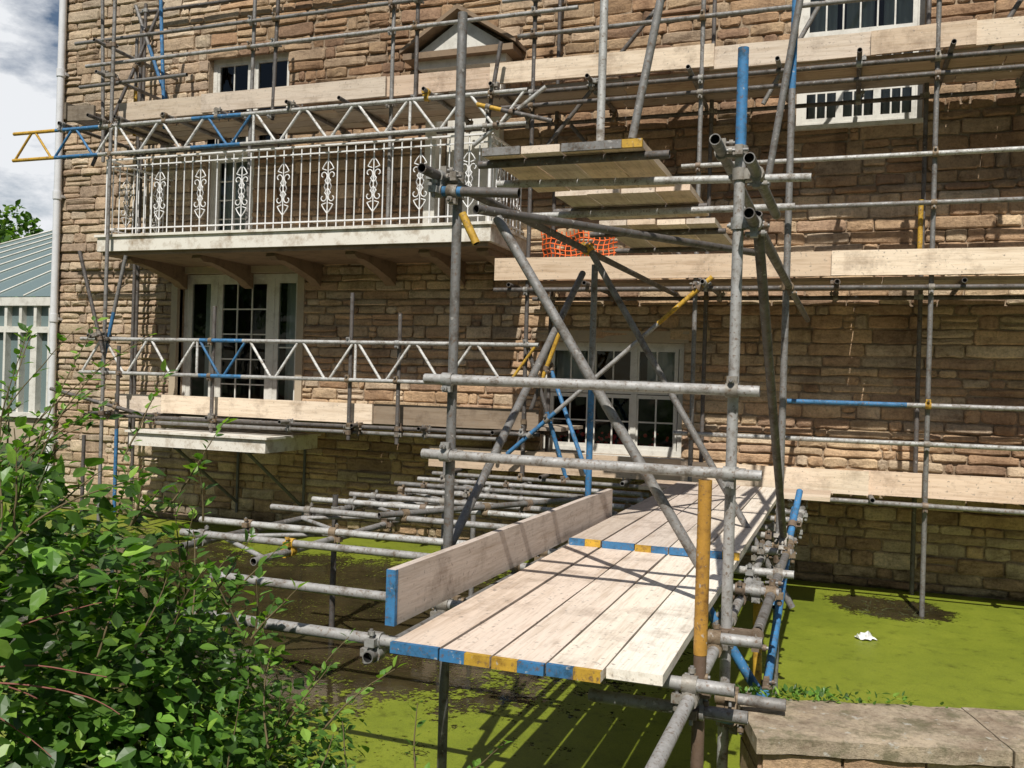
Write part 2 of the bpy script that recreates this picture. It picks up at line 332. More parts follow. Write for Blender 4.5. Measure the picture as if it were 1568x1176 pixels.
lights(x0,x1,z0,z1,[(x0+.06,x1-.06,z0+.06,z1-.4,2,4,.09),(x0+.06,x1-.06,z1-.36,z1-.06,2,1,.04)],.06,sill=False); curtain(x0+.1,x1-.1,z0,z1,11.28)
x0,x1,z0,z1=OP[3]
box(wh,x0+.02,x1-.02,11.1,11.15,z0,z1-.02)
for (a,b,c,d) in((x0+.1,x0+.33,z0+.15,z0+.85),(x1-.33,x1-.1,z0+.15,z0+.85),(x0+.1,x0+.33,z0+1.0,z0+1.85),(x1-.33,x1-.1,z0+1.0,z0+1.85)):
    box(wh,a,b,11.085,11.1,c,d)
box(wh,x0-.16,x0-.002,10.8,11.05,z0,z1+.05); box(wh,x1+.002,x1+.16,10.8,11.05,z0,z1+.05); box(wh,x0-.25,x1+.25,10.72,11.05,z1+.05,z1+.2)
ped=Bt('pediment','white',house); pedg=Bt('pediment_moulding','brk',house)
pa,pb,pz,pk=-5.42,-4.06,6.38,6.82; pm=(pa+pb)/2
ped.add([(pa,10.75,pz),(pb,10.75,pz),(pm,10.75,pk),(pa,11.02,pz),(pb,11.02,pz),(pm,11.02,pk)],[(0,1,2),(0,3,4,1)])
box(pedg,pa-.08,pb+.08,10.6,11.03,pz-.08,pz-.001)
for s_,xe in((1,pa-.12),(-1,pb+.12)):
    a=Vector((xe,0,pz)); b=Vector((pm,0,pk+.06)); vs=[]
    for yy in(10.58,11.03): vs+= [Vector((a.x,yy,a.z)),Vector((b.x,yy,b.z)),Vector((b.x,yy,b.z+.06)),Vector((a.x,yy,a.z+.05))]
    pedg.add(vs,[(0,1,2,3),(4,5,6,7),(0,1,5,4),(3,2,6,7),(0,3,7,4)])
for k in(4,6):
    x0,x1,z0,z1=OP[k]; zm=(z0+z1)/2-.1; w3=(x1-x0-.14)/3
    lights(x0,x1,z0,z1,[(x0+.07,x0+.07+w3,z0+.07,zm,3,3,.04),(x0+.07+w3,x0+.07+2*w3,z0+.07,zm,3,3,.04),(x0+.07+2*w3,x1-.07,z0+.07,zm,3,3,.04),(x0+.07,x1-.07,zm+.01,z1-.07,6,3,.05)],.07)
    for i in range(3): curtain(x0+.12+i*w3,x0+w3+.02+i*w3,z0,z1,11.22,.04)  # white curtain folds stand in for bright zigzag reflections in these panes
x0,x1,z0,z1=OP[7]; lights(x0,x1,z0,z1,[(x0+.06,x1-.06,z0+.06,z1-.06,4,4,.06)])
x0,x1,z0,z1=OP[8]; lights(x0,x1,z0,z1,[(x0+.06,x1-.06,z0+.06,z1-.06,3,4,.06)])
x0,x1,z0,z1=OP[5]; w3=(x1-x0-.14)/3
L=[]
for i in range(3):
    a=x0+.07+i*w3; L.append((a+.012,a+w3-.012,z0+.06,2.06,2,2,.045)); L.append((a+.012,a+w3-.012,2.18,z1-.06,2,1,.045))
lights(x0,x1,z0,z1,L,.07); box(wh,x0+.07,x1-.07,11.085,11.16,2.07,2.17)
for i in(1,2): box(wh,x0+.07+i*w3-.035,x0+.07+i*w3+.035,11.083,11.16,z0+.06,2.068); box(wh,x0+.07+i*w3-.03,x0+.07+i*w3+.03,11.087,11.16,2.172,z1-.06)
curtain(x0+.1,x0+.5,2.1,z1,11.28,.02); curtain(x1-.5,x1-.1,2.1,z1,11.28,.02); box(cr,x0-.06,x1+.06,10.95,11.04,z1,z1+.14)
fl=Bt('window_box_flowers','red',house)
for i in range(60):
    c=Vector((U(x0+.1,x1-.1),U(11.2,11.26),1.38+U(0,.22))); r_=U(.012,.03)
    cyl(fl,c-Vector((0,r_/2,0)),c+Vector((0,r_/2,0)),r_,(1,1,1,0),7)
for b in(st,mo,wh,gl,cr,rm,cu,sl,ped,pedg,fl): b.build()

dp=empty('downpipe'); d1=Bt('pipe','pipe',dp)
cyl(d1,(-11.55,10.88,-.2),(-11.55,10.88,9.5),.055,(1,1,1,0),16)
for zz in(1.0,2.9,4.8,6.7,8.6):
    cyl(d1,(-11.55,10.88,zz),(-11.55,10.88,zz+.12),.068,(1,1,1,0),16); box(d1,-11.62,-11.48,10.9,10.99,zz+.03,zz+.07)
d1.build()

# ============================================================ BALCONY
bal=empty('balcony'); bs_=Bt('slab','slab',bal); br=Bt('brackets','brk',bal); ir=Bt('iron_railing','iron',bal)
BX0,BX1,BY=-9.53,-3.83,9.66; DZ=3.99
box(bs_,BX0,BX1,BY,10.98,3.77,3.955); box(bs_,BX0-.03,BX1+.03,BY-.03,10.97,3.957,DZ); box(br,BX0+.05,BX1-.05,BY+.05,10.98,3.72,3.768)
for bx in(-9.2,-8.05,-6.9,-5.75,-4.75,-4.0):
    prof=[(11.0,3.72),(BY+.2,3.72),(BY+.18,3.68),(BY+.26,3.64),(BY+.4,3.65),(BY+.6,3.62),(BY+.9,3.55),(10.8,3.49),(10.9,3.43),(11.0,3.4)]
    n=len(prof); v=[(bx-.07,y,z) for y,z in prof]+[(bx+.07,y,z) for y,z in prof]
    br.add(v,[tuple(range(n)),tuple(range(2*n-1,n-1,-1))]+[(i,(i+1)%n,n+(i+1)%n,n+i) for i in range(n)])
W4=(1,1,1,0)
def poly(pts,r_,b=ir):
    for i in range(len(pts)-1): cyl(b,pts[i],pts[i+1],r_,W4,6)
RY=BY+.07; zb,zt=4.08,5.0
def bar(p): cyl(ir,(p[0],p[1],DZ),(p[0],p[1],zt),.0085,W4,6)
def panel(px,py,dx,dy):
    def P(s,zz): return (px+dx*s,py+dy*s,zz)
    for s in(-.13,.13): bar(P(s,0))
    bar(P(0,0)); zc=4.5
    for sx in(-1,1):
        for sz in(-1,1):
            pts=[P(0,zc+sz*.02)]
            for i in range(15):
                t=i/14; ang=-1.2+t*5.6; rr=.064*(1-t*.72)
                pts.append(P(sx*(.062+ -math.cos(ang)*rr*.9),zc+sz*(.135+math.sin(ang)*rr)))
            poly(pts,.0075)
            poly([P(0,zc+sz*.33),P(sx*.05,zc+sz*.27),P(sx*.08,zc+sz*.22),P(sx*.02,zc+sz*.2)],.0075)
            poly([P(0,zc+sz*.12),P(sx*.05,zc),P(0,zc-sz*.12)],.0075)
pc=[-9.2,-8.57,-7.92,-7.28,-6.66,-6.02,-5.39,-4.77,-4.15]
for i,c in enumerate(pc):
    if i>0: panel(c,RY,1,0)
    if i<len(pc)-1:
        a=c+.13;b=pc[i+1]-.13
        for k in range(1,3): bar((a+(b-a)*k/3,RY))
box(ir,BX0+.06,BX1-.02,RY-.022,RY+.022,zt,zt+.018); box(ir,BX0+.06,BX1-.02,RY-.012,RY+.012,zt-.09,zt-.075); box(ir,BX0+.06,BX1-.02,RY-.012,RY+.012,zb-.01,zb+.006)
for xx in(BX0+.08,BX1-.06):
    box(ir,xx-.022,xx+.022,RY+.024,10.98,zt,zt+.018); box(ir,xx-.012,xx+.012,RY+.024,10.98,zt-.09,zt-.075); box(ir,xx-.012,xx+.012,RY+.024,10.98,zb-.01,zb+.006)
    panel(xx,RY+.35,0,1); panel(xx,RY+.95,0,1)
    for k in(.1,.58,.72): bar((xx,RY+k))
    cyl(ir,(xx,RY,DZ),(xx,RY,zt+.02),.02,W4,8)
for b in(bs_,br,ir): b.build()

ca=empty('door_canopy'); cb=Bt('canopy_roof','slab',ca); cs=Bt('support_brackets','slate',ca)
box(cb,-8.68,-6.6,9.43,10.6,1.215,1.38); box(cb,-8.72,-6.56,9.39,10.62,1.382,1.41); box(cb,-8.2,-7.0,10.6,10.98,1.24,1.37)
for xx in(-8.1,-7.0):
    cyl(cs,(xx,9.6,1.21),(xx,10.93,.35),.022,W4,8); cyl(cs,(xx,10.93,1.24),(xx,10.93,.2),.02,W4,8); cyl(cs,(xx,9.6,1.19),(xx,10.93,1.19),.018,W4,8)
cb.build(); cs.build()

# ============================================================ FACADE SCAFFOLDING
F=Scaf('facade_scaffolding')
Yo,Yi=9.8,10.78
for x,c in((-3.41,'d'),(-1.52,'m'),(.77,'m'),(3.1,'m'),(5.4,'g')):
    F.tube((x,Yo,-.4),(x+U(-.02,.02),Yo,7.8),c)
    F.tube((x-.03,Yi,-.4),(x-.03,Yi,7.8),'d')
F.tube((-9.27,9.56,-.4),(-9.25,9.56,7.6),'m'); F.tube((-9.85,10.78,-.4),(-9.85,10.78,7.6),'d')
F.tube((-7.25,9.82,4.0),(-7.22,9.82,8.0),'m'); F.tube((-5.23,9.82,4.0),(-5.23,9.82,8.0),'m')
F.tube((-6.9,Yo,5.4),(-6.85,Yo,7.6),'d'); F.tube((-4.9,Yo,5.5),(-4.9,Yo,6.95),'d')
for x,a,b,c in((-7.6,1.42,3.03,'d'),(-5.6,1.42,3.19,'d'),(-4.95,1.4,2.95,'d')): F.tube((x,9.68,a),(x,9.68,b),c)
for z,a,b,c in((1.08,-4.5,6.2,'m'),(1.68,-1.7,6.2,'l'),(2.06,-.55,6.2,'bggggg'),(3.22,-3.8,6.2,'d'),(4.04,-.6,6.2,'m'),(4.52,-1.7,6.2,'llllb'),(5.45,-4.1,6.2,'d'),(5.3,-3.9,6.2,'d'),(6.1,-3.6,6.2,'m'),(6.52,-3.8,6.2,'g')):
    F.tube((a,9.745,z),(b,9.745,z+U(-.01,.01)),c)
for z,a,b in((1.08,-4.3,6.2),(3.22,-3.7,6.2),(5.4,-10.2,6.2),(1.56,-9.6,-3.2),(7.5,-10,6)): F.tube((a,10.83,z),(b,10.83,z),'d')
for z,a,b,c in((1.56,-9.75,-3.2,'d'),(1.5,-8.7,-3.6,'m'),(5.46,-10.2,-3.8,'d'),(6.33,-9.9,-2.9,'g'),(6.66,-10.1,6,'m'),(6.05,-10,-8.2,'m'),(7.5,-10,6,'m')): F.tube((a,9.745,z),(b,9.745,z+U(0,.03)),c)
def transoms(z,a,b,st_,y0=9.5):
    x=a
    while x<b:
        F.tube((x,y0+U(-.06,.1),z),(x+U(-.03,.03),10.94,z),random.choice(['d','d','m']),coup=rnd()<.5); x+=st_*U(.7,1.25)
transoms(1.13,-4.2,5.5,1.2,9.55); transoms(3.27,-3.6,5.5,1.15,9.58); transoms(5.5,-10.1,5.5,.95,9.5); transoms(1.6,-9.3,-3.4,1.0,9.55)
def deck(z,x0,x1,y0=9.9,n=4,gap=.012):
    for k in range(n):
        x=x0-U(0,.3); yy=y0+k*(.225+gap)
        while x<x1:
            l=3.9*U(.9,1); F.board((x,yy+.11,z+U(-.004,.004)),(min(x+l,x1+.3),yy+.11+U(-.006,.006),z+U(-.004,.004)),.222,.038,(0,1,0),wc(.6)); x+=l+.01
deck(1.18,-4.3,6); deck(3.32,-3.4,6); deck(5.55,-9.6,6,9.88); deck(1.65,-9.35,-3.3)
def toe(z0,z1,segs,y=9.85,fn=wc):
    for i,(a,b,k,dz) in enumerate(segs):
        yy=y-(.042 if i%2 else 0); z=(z0+z1)/2
        F.board((a,yy,z+dz),(b,yy,z+dz*.3+U(-.008,.008)),z1-z0,.036,(0,0,1),fn(k))
toe(1.15,1.39,[(-4.6,-1.5,.95,0),(-1.62,.25,1.05,-.01),(.2,4.1,1.0,0),(4.0,6.3,1,0)])
F.board((-3.8,9.76,3.455),(-.12,9.76,3.46),.25,.036,(0,0,1),wc(1)); F.board((-.16,9.72,3.46),(3.6,9.72,3.455),.25,.036,(0,0,1),wc(1.1)); F.board((3.5,9.76,3.455),(6.3,9.76,3.46),.25,.036,(0,0,1),wc(1.1))
toe(5.57,5.81,[(-9.4,-7.95,.7,0),(-8.0,-5.3,1.0,.0),(-5.4,-3.85,.9,.01),(-3.95,-1.4,1.0,.03),(-1.45,.2,1.05,-.01),(.15,1.1,1,-.02),(1.0,4.2,1.1,0),(4.1,6.3,1,0)])
toe(1.62,1.86,[(-9.32,-8.45,1.15,0),(-8.5,-5.35,1.15,.01),(-5.45,-3.25,.42,0)])
F.board((-10.0,9.5,5.66),(-9.95,10.4,5.66),.22,.036,(0,0,1),wc(.3)); F.board((-9.95,9.52,5.62),(-9.5,9.52,5.6),.2,.036,(0,0,1),wc(.35))
F.tube((-9.4,9.3,5.5),(-9.4,10.95,5.5),'d'); F.tube((-9.38,9.4,2.62),(-9.58,10.9,2.62),'m'); F.tube((-9.38,9.35,6.5),(-9.4,10.95,6.5),'m'); F.tube((-9.38,9.4,6.1),(-9.4,10.95,6.1),'m'); F.tube((-9.33,9.4,1.6),(-9.33,10.95,1.6),'m')
F.tube((-10.0,10.1,7.4),(-9.9,10.1,5.1),'m'); F.tube((-9.75,10.6,7.3),(-9.75,10.6,1.0),'d'); F.tube((-9.5,10.2,7.3),(-8.75,10.2,5.55),'mbb'); F.tube((-9.0,10.1,7.6),(-8.85,10.1,5.5),'b'); F.tube((-9.55,10.3,6.9),(-9.55,10.3,5.5),'my'); F.tube((-9.9,9.9,5.0),(-9.2,10.4,7.4),'d')
F.tube((-9.65,9.48,3.75),(-9.2,9.48,2.4),'d'); F.tube((-9.0,9.62,3.7),(-9.35,9.62,2.2),'mb'); F.tube((-9.5,9.5,1.3),(-9.5,9.5,-.3),'d'); F.tube((-9.05,9.6,2.5),(-9.05,9.6,.3),'db'); F.tube((-10.1,9.5,1.9),(-8.6,9.6,1.6),'d')
F.tube((-1.33,9.66,3.33),(-3.55,9.66,1.36),'yggb'); F.tube((-3.3,10.0,4.9),(-1.6,10.0,6.9),'d'); F.tube((-4.05,9.6,4.85),(-3.2,9.6,5.45),'l')
F.tube((-.9,10.0,5.2),(.3,10.0,7.4),'m'); F.tube((1.2,9.9,5.5),(2.3,9.9,7.4),'d'); F.tube((-1.5,10.6,3.3),(-3.2,10.6,5.3),'d')
F.tube((-3.35,9.65,2.6),(-2.9,9.85,1.1),'db'); F.tube((-3.2,10.0,2.4),(-2.6,9.6,1.2),'b'); F.tube((-3.6,9.9,1.2),(-3.05,9.9,2.75),'ddy')
F.tube((.66,9.9,3.6),(.66,9.9,4.1),'y'); F.tube((-2.6,9.7,7.0),(-2.6,9.7,5.5),'m'); F.tube((-3.9,9.6,5.0),(-3.75,9.6,6.0),'d'); F.tube((-4.0,9.55,5.3),(-3.1,9.55,5.05),'ydd')
def lattice(x0,x1,zb,zt,y,step,colf,dz=0.0):
    L=x1-x0; n=int(L/step); xs_=[x0+L*i/n for i in range(n+1)]; k=10
    for zz in(zb,zt):
        for i in range(k):
            a=x0+L*i/k;b=x0+L*(i+1)/k; c=colf((a+b)/2)
            cyl(F.t,(a,y,zz+dz*i/k),(b,y,zz+dz*(i+1)/k),R,jit(TC[c],.1),12,i in(0,k-1))
        F.seg.append((Vector((x0,y,zz)),Vector((x1,y,zz+dz))))
    for i in range(n):
        up=i%2==0; d0=dz*i/n; c=colf((xs_[i]+xs_[i+1])/2)
        cyl(F.t,(xs_[i]+.03,y,(zb if up else zt)+d0),(xs_[i+1]-.03,y,(zt if up else zb)+d0),.017,jit(TC['w' if c=='l' else c],.1),8)
        if i%6==5: cyl(F.t,(xs_[i],y,zb+d0),(xs_[i],y,zt+d0),.017,TC['w'],8)
def c1(x): return 'y' if x<-10.3 else 'b' if x<-9.5 else 'b' if -7.9<x<-7.0 else 'l'
lattice(-10.97,-3.4,5.05,5.42,9.56,.36,c1)
def c2(x): return 'b' if -7.8<x<-6.9 else 'y' if x>-3.5 else 'l'
lattice(-9.72,-3.2,2.14,2.59,9.62,.37,c2)
F.done()
on=Bt('orange_netting','orange',None)
def Q(i,j): return Vector((-3.3+i*.055+.01*math.sin(j*2),9.95+.05*math.sin(i*.8+j*.5),3.42+j*.055+.015*math.sin(i*.9)))
for i in range(16):
    for j in range(9):
        cyl(on,Q(i,j),Q(i+1,j),.007,W4,4); cyl(on,Q(i,j),Q(i,j+1),.007,W4,4)
on.build()

# ============================================================ WALKWAY SCAFFOLD
Wk=Scaf('scaffold_walkway')
T=Wk.tube
T((-1.84,4.2,-.5),(-1.85,4.2,4.0),'m',n=20); T((-.47,4.2,-.5),(-.47,4.2,3.22),'g',n=20); T((-.47,4.2,3.222),(-.47,4.2,3.69),'b',n=20,coup=False)
T((-.41,6.75,-.5),(-.41,6.75,4.3),'m'); T((-.41,6.75,4.3),(-.39,6.75,6.6),'b'); T((-1.80,6.7,-.5),(-1.80,6.7,1.3),'m'); T((-1.80,6.7,1.3),(-1.80,6.7,2.2),'b'); T((-1.80,6.7,2.2),(-1.80,6.7,3.07),'m')
T((-.485,3.5,-.5),(-.485,3.5,1.15),'r',n=20); T((-.485,3.5,1.15),(-.485,3.5,1.81),'o',r=.026,n=20)
T((-.56,6.68,3.6),(-.26,6.6,5.6),'m'); T((-1.42,5.32,3.62),(-1.42,5.32,6.2),'lbb'); T((-1.22,5.3,3.62),(-.9,5.3,5.4),'m')
T((-1.97,4.14,2.165),(-.35,4.14,2.15),'g',n=20); T((-1.97,4.14,1.79),(-.33,4.14,1.78),'g',n=20)
T((-1.66,4.27,2.98),(-.60,4.27,1.33),'m',n=20); T((-1.84,6.63,3.2),(-.30,6.63,.66),'m'); T((-1.88,6.65,3.0),(-1.9,4.28,1.25),'m'); T((-.395,4.25,2.95),(-.36,6.68,1.0),'d',n=20)
T((-1.78,4.28,3.03),(-.62,6.9,3.16),'d')
T((-1.93,3.95,3.17),(-1.75,9.9,3.17),'d',n=20); T((-.55,3.95,3.22),(-.55,9.9,3.24),'m',n=20); T((-.40,3.95,2.90),(-.38,9.9,2.9),'d',n=20); T((-.40,3.9,3.12),(-.38,5.2,3.12),'m')
T((-1.79,4.13,2.98),(-1.71,4.13,2.83),'y',r=.02,coup=False); T((-1.95,4.14,3.10),(-1.5,4.14,3.07),'bdd')
T((-2.29,6.62,3.44),(-.36,6.62,3.44),'l'); T((-2.2,5.65,3.47),(-.22,5.65,3.42),'l')
for y in(5.32,6.9,8.0,9.0): T((-2.2,y,3.52),(-1.0,y,3.52),'d')
for (ya,yb,z,xa,i) in((5.2,6.3,3.57,-2.13,0),(6.42,7.45,3.57,-2.05,1),(7.75,9.15,3.57,-2.05,2)):
    for k in range(4):
        x=xa+.12+k*.25
        Wk.board((x,ya+U(-.03,.03),z),(x+U(-.01,.01),yb+U(-.03,.03),z),.242,.045,(1,0,0),wc(1.15),[(0,'my' if (i==0 and k==3) else 'm')] if i==0 and k!=1 else None)
bands=['b','by','yb','by','.']
bw=.21
for k in range(5):
    x=-1.61+bw*(k+.5); e=U(-.012,.012)
    c=[(.66,.54,.44),(.71,.59,.49),(.73,.62,.52),(.79,.70,.59),(.83,.77,.67)][k]
    Wk.board((x,3.13+e+(.03 if k==4 else 0),1.131+U(-.003,.003)),(x+U(-.008,.008),7.03+e,1.131),bw-.012,.038,(1,0,0),(*c,0),[(0,bands[k])])
for k in range(5):
    x=-1.60+bw*(k+.5)
    c=[(.52,.44,.37),(.60,.51,.44),(.61,.53,.46),(.69,.61,.52),(.76,.68,.58)][k]
    Wk.board((x,5.52+U(-.015,.015),1.172),(x+U(-.01,.01),9.5,1.172),bw-.012,.038,(1,0,0),(*c,0),[(0,['by','b','yb','b','by'][k])])
Wk.board((-1.705,3.32,1.27),(-1.64,6.75,1.27),.225,.038,(0,0,1),(.56,.48,.42,0),[(0,'b')])
for k in range(3): Wk.board((-1.9,9.55-k*.23,1.16),(-.1,9.58-k*.23,1.16),.22,.036,(0,1,0),wc(.95))
for y,x0,x1 in((3.38,-2.87,-.34),(4.06,-3.15,-.3),(5.1,-4.22,-.3),(5.62,-4.48,-.25),(6.4,-4.4,-.3),(7.1,-4.45,-.3),(7.5,-4.3,-.3),(8.05,-4.0,-.3),(8.6,-4.4,-.3),(9.15,-4.4,-.3)):
    T((x0,y,1.075+U(-.01,.01)),(x1,y+U(-.03,.03),1.075),'g' if y<5 else random.choice('glm'),n=18)
for x,a,b,c in((-1.79,3.3,9.9,'m'),(-.50,2.5,9.9,'g'),(-3.35,4.7,9.9,'g'),(-4.05,4.9,9.9,'m')): T((x,a,1.022),(x,b,1.02),c,n=18)
T((-4.1,9.2,-.4),(-4.1,9.2,1.3),'m'); T((-4.1,6.9,-.4),(-4.1,6.9,1.15),'d'); T((-3.3,8.1,-.4),(-3.3,8.1,1.1),'m')
for i in range(9):
    a=4.8+i*.5; cyl(Wk.t,(-4.05 if i%2 else -3.35,a,1.03),(-3.35 if i%2 else -4.05,a+.5,1.03),.016,jit(TC['g']),8)
T((-3.3,6.2,1.12),(-2.2,8.1,1.12),'m')
T((-.62,4.62,1.08),(-.2,4.62,.45),'b'); T((-.40,5.2,.3),(-.42,5.2,1.1),'y'); T((-.30,7.3,1.4),(-.40,6.4,.7),'b'); T((-.34,4.3,1.06),(-.34,9.7,1.06),'m'); T((-.36,5.0,.45),(-.34,7.4,1.25),'b'); T((-.44,3.6,.9),(-.4,5.2,.3),'b'); T((-.9,3.46,.95),(-.3,3.46,.95),'m')
T((-.5,4.12,.8),(-.2,4.12,.8),'m')
Wk.done()

# ============================================================ GROUND, WATER
gx=[-400,-150,-60,-30,-20,-15]+[-14+i*.35 for i in range(0,84)]+[18,25,40,80,200,400]
gy=[-300,-80,-25,-8,-3]+[-1+i*.3 for i in range(0,46)]+[14,18,25,40,80,200,600]
def sm(a,b,x): t=max(0,min(1,(x-a)/(b-a))); return t*t*(3-2*t)
v=[];f=[]
for y in gy:
    for x in gx:
        inp=sm(-13.2,-12.6,x)*(1-sm(12,13,x))*sm(2.9,3.5,y)*(1-sm(11.3,11.8,y))
        v.append((x,y,.5+(.03*noise.noise(Vector((x,y,0))*1.5))-1.1*inp))
nx=len(gx)
for j in range(len(gy)-1):
    for i in range(nx-1): f.append((j*nx+i,j*nx+i+1,(j+1)*nx+i+1,(j+1)*nx+i))
g=Bt('ground','ground'); g.add(v,f,W4,True); g.build()
w=Bt('pond_water','water'); w.add([(-13.4,2.7,0),(13.4,2.7,0),(13.4,11.06,0),(-13.4,11.06,0)],[(0,1,2,3)]); w.build()
w=Bt('duckweed','weed'); w.add([(-13.4,2.7,.005),(13.4,2.7,.005),(13.4,11.06,.005),(-13.4,11.06,.005)],[(0,1,2,3)]); w.build()
lt=Bt('plastic_bag','litter'); vs=[];fs=[]
for i in range(8):
    for j in range(6):
        rr=1-.5*abs(j-2.5)/2.5
        vs.append((.23+(i-3.5)*.03*rr+U(-.014,.014),8.62+(j-2.5)*.032*(1-.3*abs(i-3.5)/3.5)+U(-.014,.014),.012+U(0,.06)*(1 if 0<i<7 and 0<j<5 else .2)))
for i in range(7):
    for j in range(5): fs.append((i*6+j,i*6+j+1,i*6+j+7,i*6+j+6))
lt.add(vs,fs); lt.build()

# ============================================================ NEAR STONE WALL
sw=empty('stone_wall'); wc_=Bt('coping','cope',sw); wb=Bt('wall_blocks','stone',sw); wm=Bt('wall_core','mortar',sw)
ux=Vector((.961,.276,0)); uy=Vector((-.276,.961,0)); P0=Vector((-.30,3.85,0))
def W(a,b,z): return P0+ux*a+uy*b+Vector((0,0,z))
x=0
while x<6:
    l=U(.75,1.05); n=14; vs=[];fs=[]; J=9
    for i in range(n+1):
        for j in range(J):
            e=.007 if(i in(0,n) or j in(0,J-1)) else 0
            aa=x+.003+(l-.006)*i/n; bb=.5*j/(J-1)
            if j in(0,J-1): bb+=U(-.01,.01)
            q=W(aa,bb,0); vs.append(W(aa,bb,.75-e+.006*noise.noise(q*9)))
    m_=len(vs)
    for i in range(n+1):
        for j in(0,J-1): q=vs[i*J+j].copy(); q.z=.68+U(-.004,.004); vs.append(q)
    for i in range(n):
        for j in range(J-1): fs.append((i*J+j,(i+1)*J+j,(i+1)*J+j+1,i*J+j+1))
        fs.append((i*J,(i+1)*J,m_+2*(i+1),m_+2*i)); fs.append((i*J+J-1,(i+1)*J+J-1,m_+2*(i+1)+1,m_+2*i+1)); fs.append((m_+2*i,m_+2*i+1,m_+2*i+3,m_+2*i+2))
    fs.append(tuple(range(J))+(m_+1,m_)); fs.append(tuple(n*J+k for k in range(J))+(m_+2*n+1,m_+2*n))
    wc_.add(vs,fs); x+=l
c=W(3,.25,0); obox(wm,c+Vector((0,0,.04)),ux*2.94,uy*.215,Vector((0,0,.638)),W4)
z=-.6
while z<.66:
    h=min(U(.1,.16),.676-z); x=.03
    while x<5.9:
        l=U(.15,.4); cc=random.choice(PAL)
        obox(wb,W(x+l/2,.04+U(-.008,.008),z+h/2),ux*(l/2-.006),uy*.02,Vector((0,0,h/2-.006)),(*cc,0)); obox(wb,W(x+l/2,.46+U(-.008,.008),z+h/2),ux*(l/2-.006),uy*.02,Vector((0,0,h/2-.006)),(*cc,0)); x+=l
    for k in range(2): obox(wb,W(.05,.14+k*.2,z+h/2),ux*.03,uy*.095,Vector((0,0,h/2-.006)),(*random.choice(PAL),0))
    z+=h
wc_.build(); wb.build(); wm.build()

# ============================================================ LEAVES
def leaf(b,p,d,nrm,L,Wd,col,fold=.25):
    d=d.normalized(); s=d.cross(nrm)
    if s.length<1e-3: return
    s.normalize(); n=s.cross(d).normalized()
    def q(t,w,h): return p+d*(L*t)+s*(Wd*w)+n*(L*h)
    dr=-.12
    V=[q(0,0,0),q(.35,0,-.02),q(.7,0,dr*.4),q(1,0,dr),
       q(.15,.32,fold*.12),q(.42,.5,fold*.2),q(.75,.3,fold*.1+dr*.4),
       q(.15,-.32,fold*.12),q(.42,-.5,fold*.2),q(.75,-.3,fold*.1+dr*.4)]
    b.add(V,[(0,4,5,1),(1,5,6,2),(2,6,3),(0,1,8,7),(1,2,9,8),(2,3,9)],col)
def lc(light=0):
    c=random.choice([(.055,.12,.02),(.08,.17,.026),(.045,.095,.018),(.12,.23,.035),(.18,.29,.045)])
    k=U(.8,1.3)*(1+light); return (c[0]*k,c[1]*k,c[2]*k,0)
bush=empty('bush'); bl=Bt('leaves','leaf',bush); bt=Bt('stems','twig',bush)
def rv():
    while True:
        q=Vector((U(-1,1),U(-1,1),U(-1,1)))
        if .05<q.length<=1: return q
ELL=[((-3.2,2.35,.97),(.8,.8,1.02),3400,.09),((-2.6,2.45,.87),(.5,.6,.92),3200,.08),((-2.25,2.6,.7),(.42,.5,.66),3400,.06),((-1.98,2.75,.55),(.42,.45,.45),3800,.045),((-1.62,2.72,.42),(.45,.42,.33),3800,.038),((-3.5,3.3,.6),(1.3,.5,.8),2600,.06),((-2.75,3.1,.5),(.6,.4,.65),2200,.055),((-1.25,2.85,.35),(.35,.3,.2),1500,.033)]
for c,r_,n,sz in ELL:
    c=Vector(c)
    for i in range(n):
        q=rv(); q.normalize(); nn=q.copy(); k=U(.45,1.0)**.5
        bumpv=1+.42*noise.noise(Vector((q.x*2.3+c.x,q.y*2.3,q.z*2.3+c.z)))+.26*noise.noise(q*6+c)
        p=c+Vector((q.x*r_[0],q.y*r_[1],q.z*r_[2]))*k*bumpv
        if p.z<.35: continue
        d=Vector((U(-1,1),U(-1,1),U(-.9,.3)))+nn*.5; nr=nn*.8+Vector((U(-.6,.6),U(-.6,.6),.9))
        L=sz*U(.4,1.3); leaf(bl,p,d,nr,L,L*U(.5,.75),lc(.8*noise.noise(p*3.5)))
def stem(p,d,L,sz,dens,tcol=(.12,.09,.04,0)):
    p=Vector(p); d=Vector(d).normalized(); n=int(L/.03); r_=.0045
    for i in range(n):
        q=p+d*.03; cyl(bt,p,q,r_*(1-i/n*.7),tcol,5); p=q
        d=(d+Vector((U(-.09,.09),U(-.09,.09),-.03+U(-.06,.06)))).normalized()
        for _ in range(2):
            if rnd()<dens:
                s=Vector((U(-1,1),U(-1,1),U(-.3,.5))); LL=sz*U(.6,1.2)
                leaf(bl,p+s.normalized()*.008,s+d*.5,Vector((U(-.5,.5),U(-.5,.5),1)),LL,LL*.62,lc(.2))
for i in range(70):
    c,r_,n,sz=random.choice(ELL[:5]); q=Vector((U(-.8,.8),U(-.8,.8),.8))
    p=Vector(c)+Vector((q.x*r_[0],q.y*r_[1],q.z*r_[2])); stem(p,(U(-.6,.9),U(-.3,.6),U(.6,1.4)),U(.2,.5),min(sz,.05),.75)
for i in range(12): stem((U(-3.3,-2.8),2.5,1.5),(U(-.1,.5),U(0,.4),1.2),U(.6,1.0),.04,.6)
for i in range(5): stem((U(-2.8,-2.5),2.0,1.2),(U(.2,.9),.2,U(-.2,.3)),.6,.03,.25,(.22,.08,.06,0))
bl.build(); bt.build()
wd=Bt('wall_weeds','leaf')
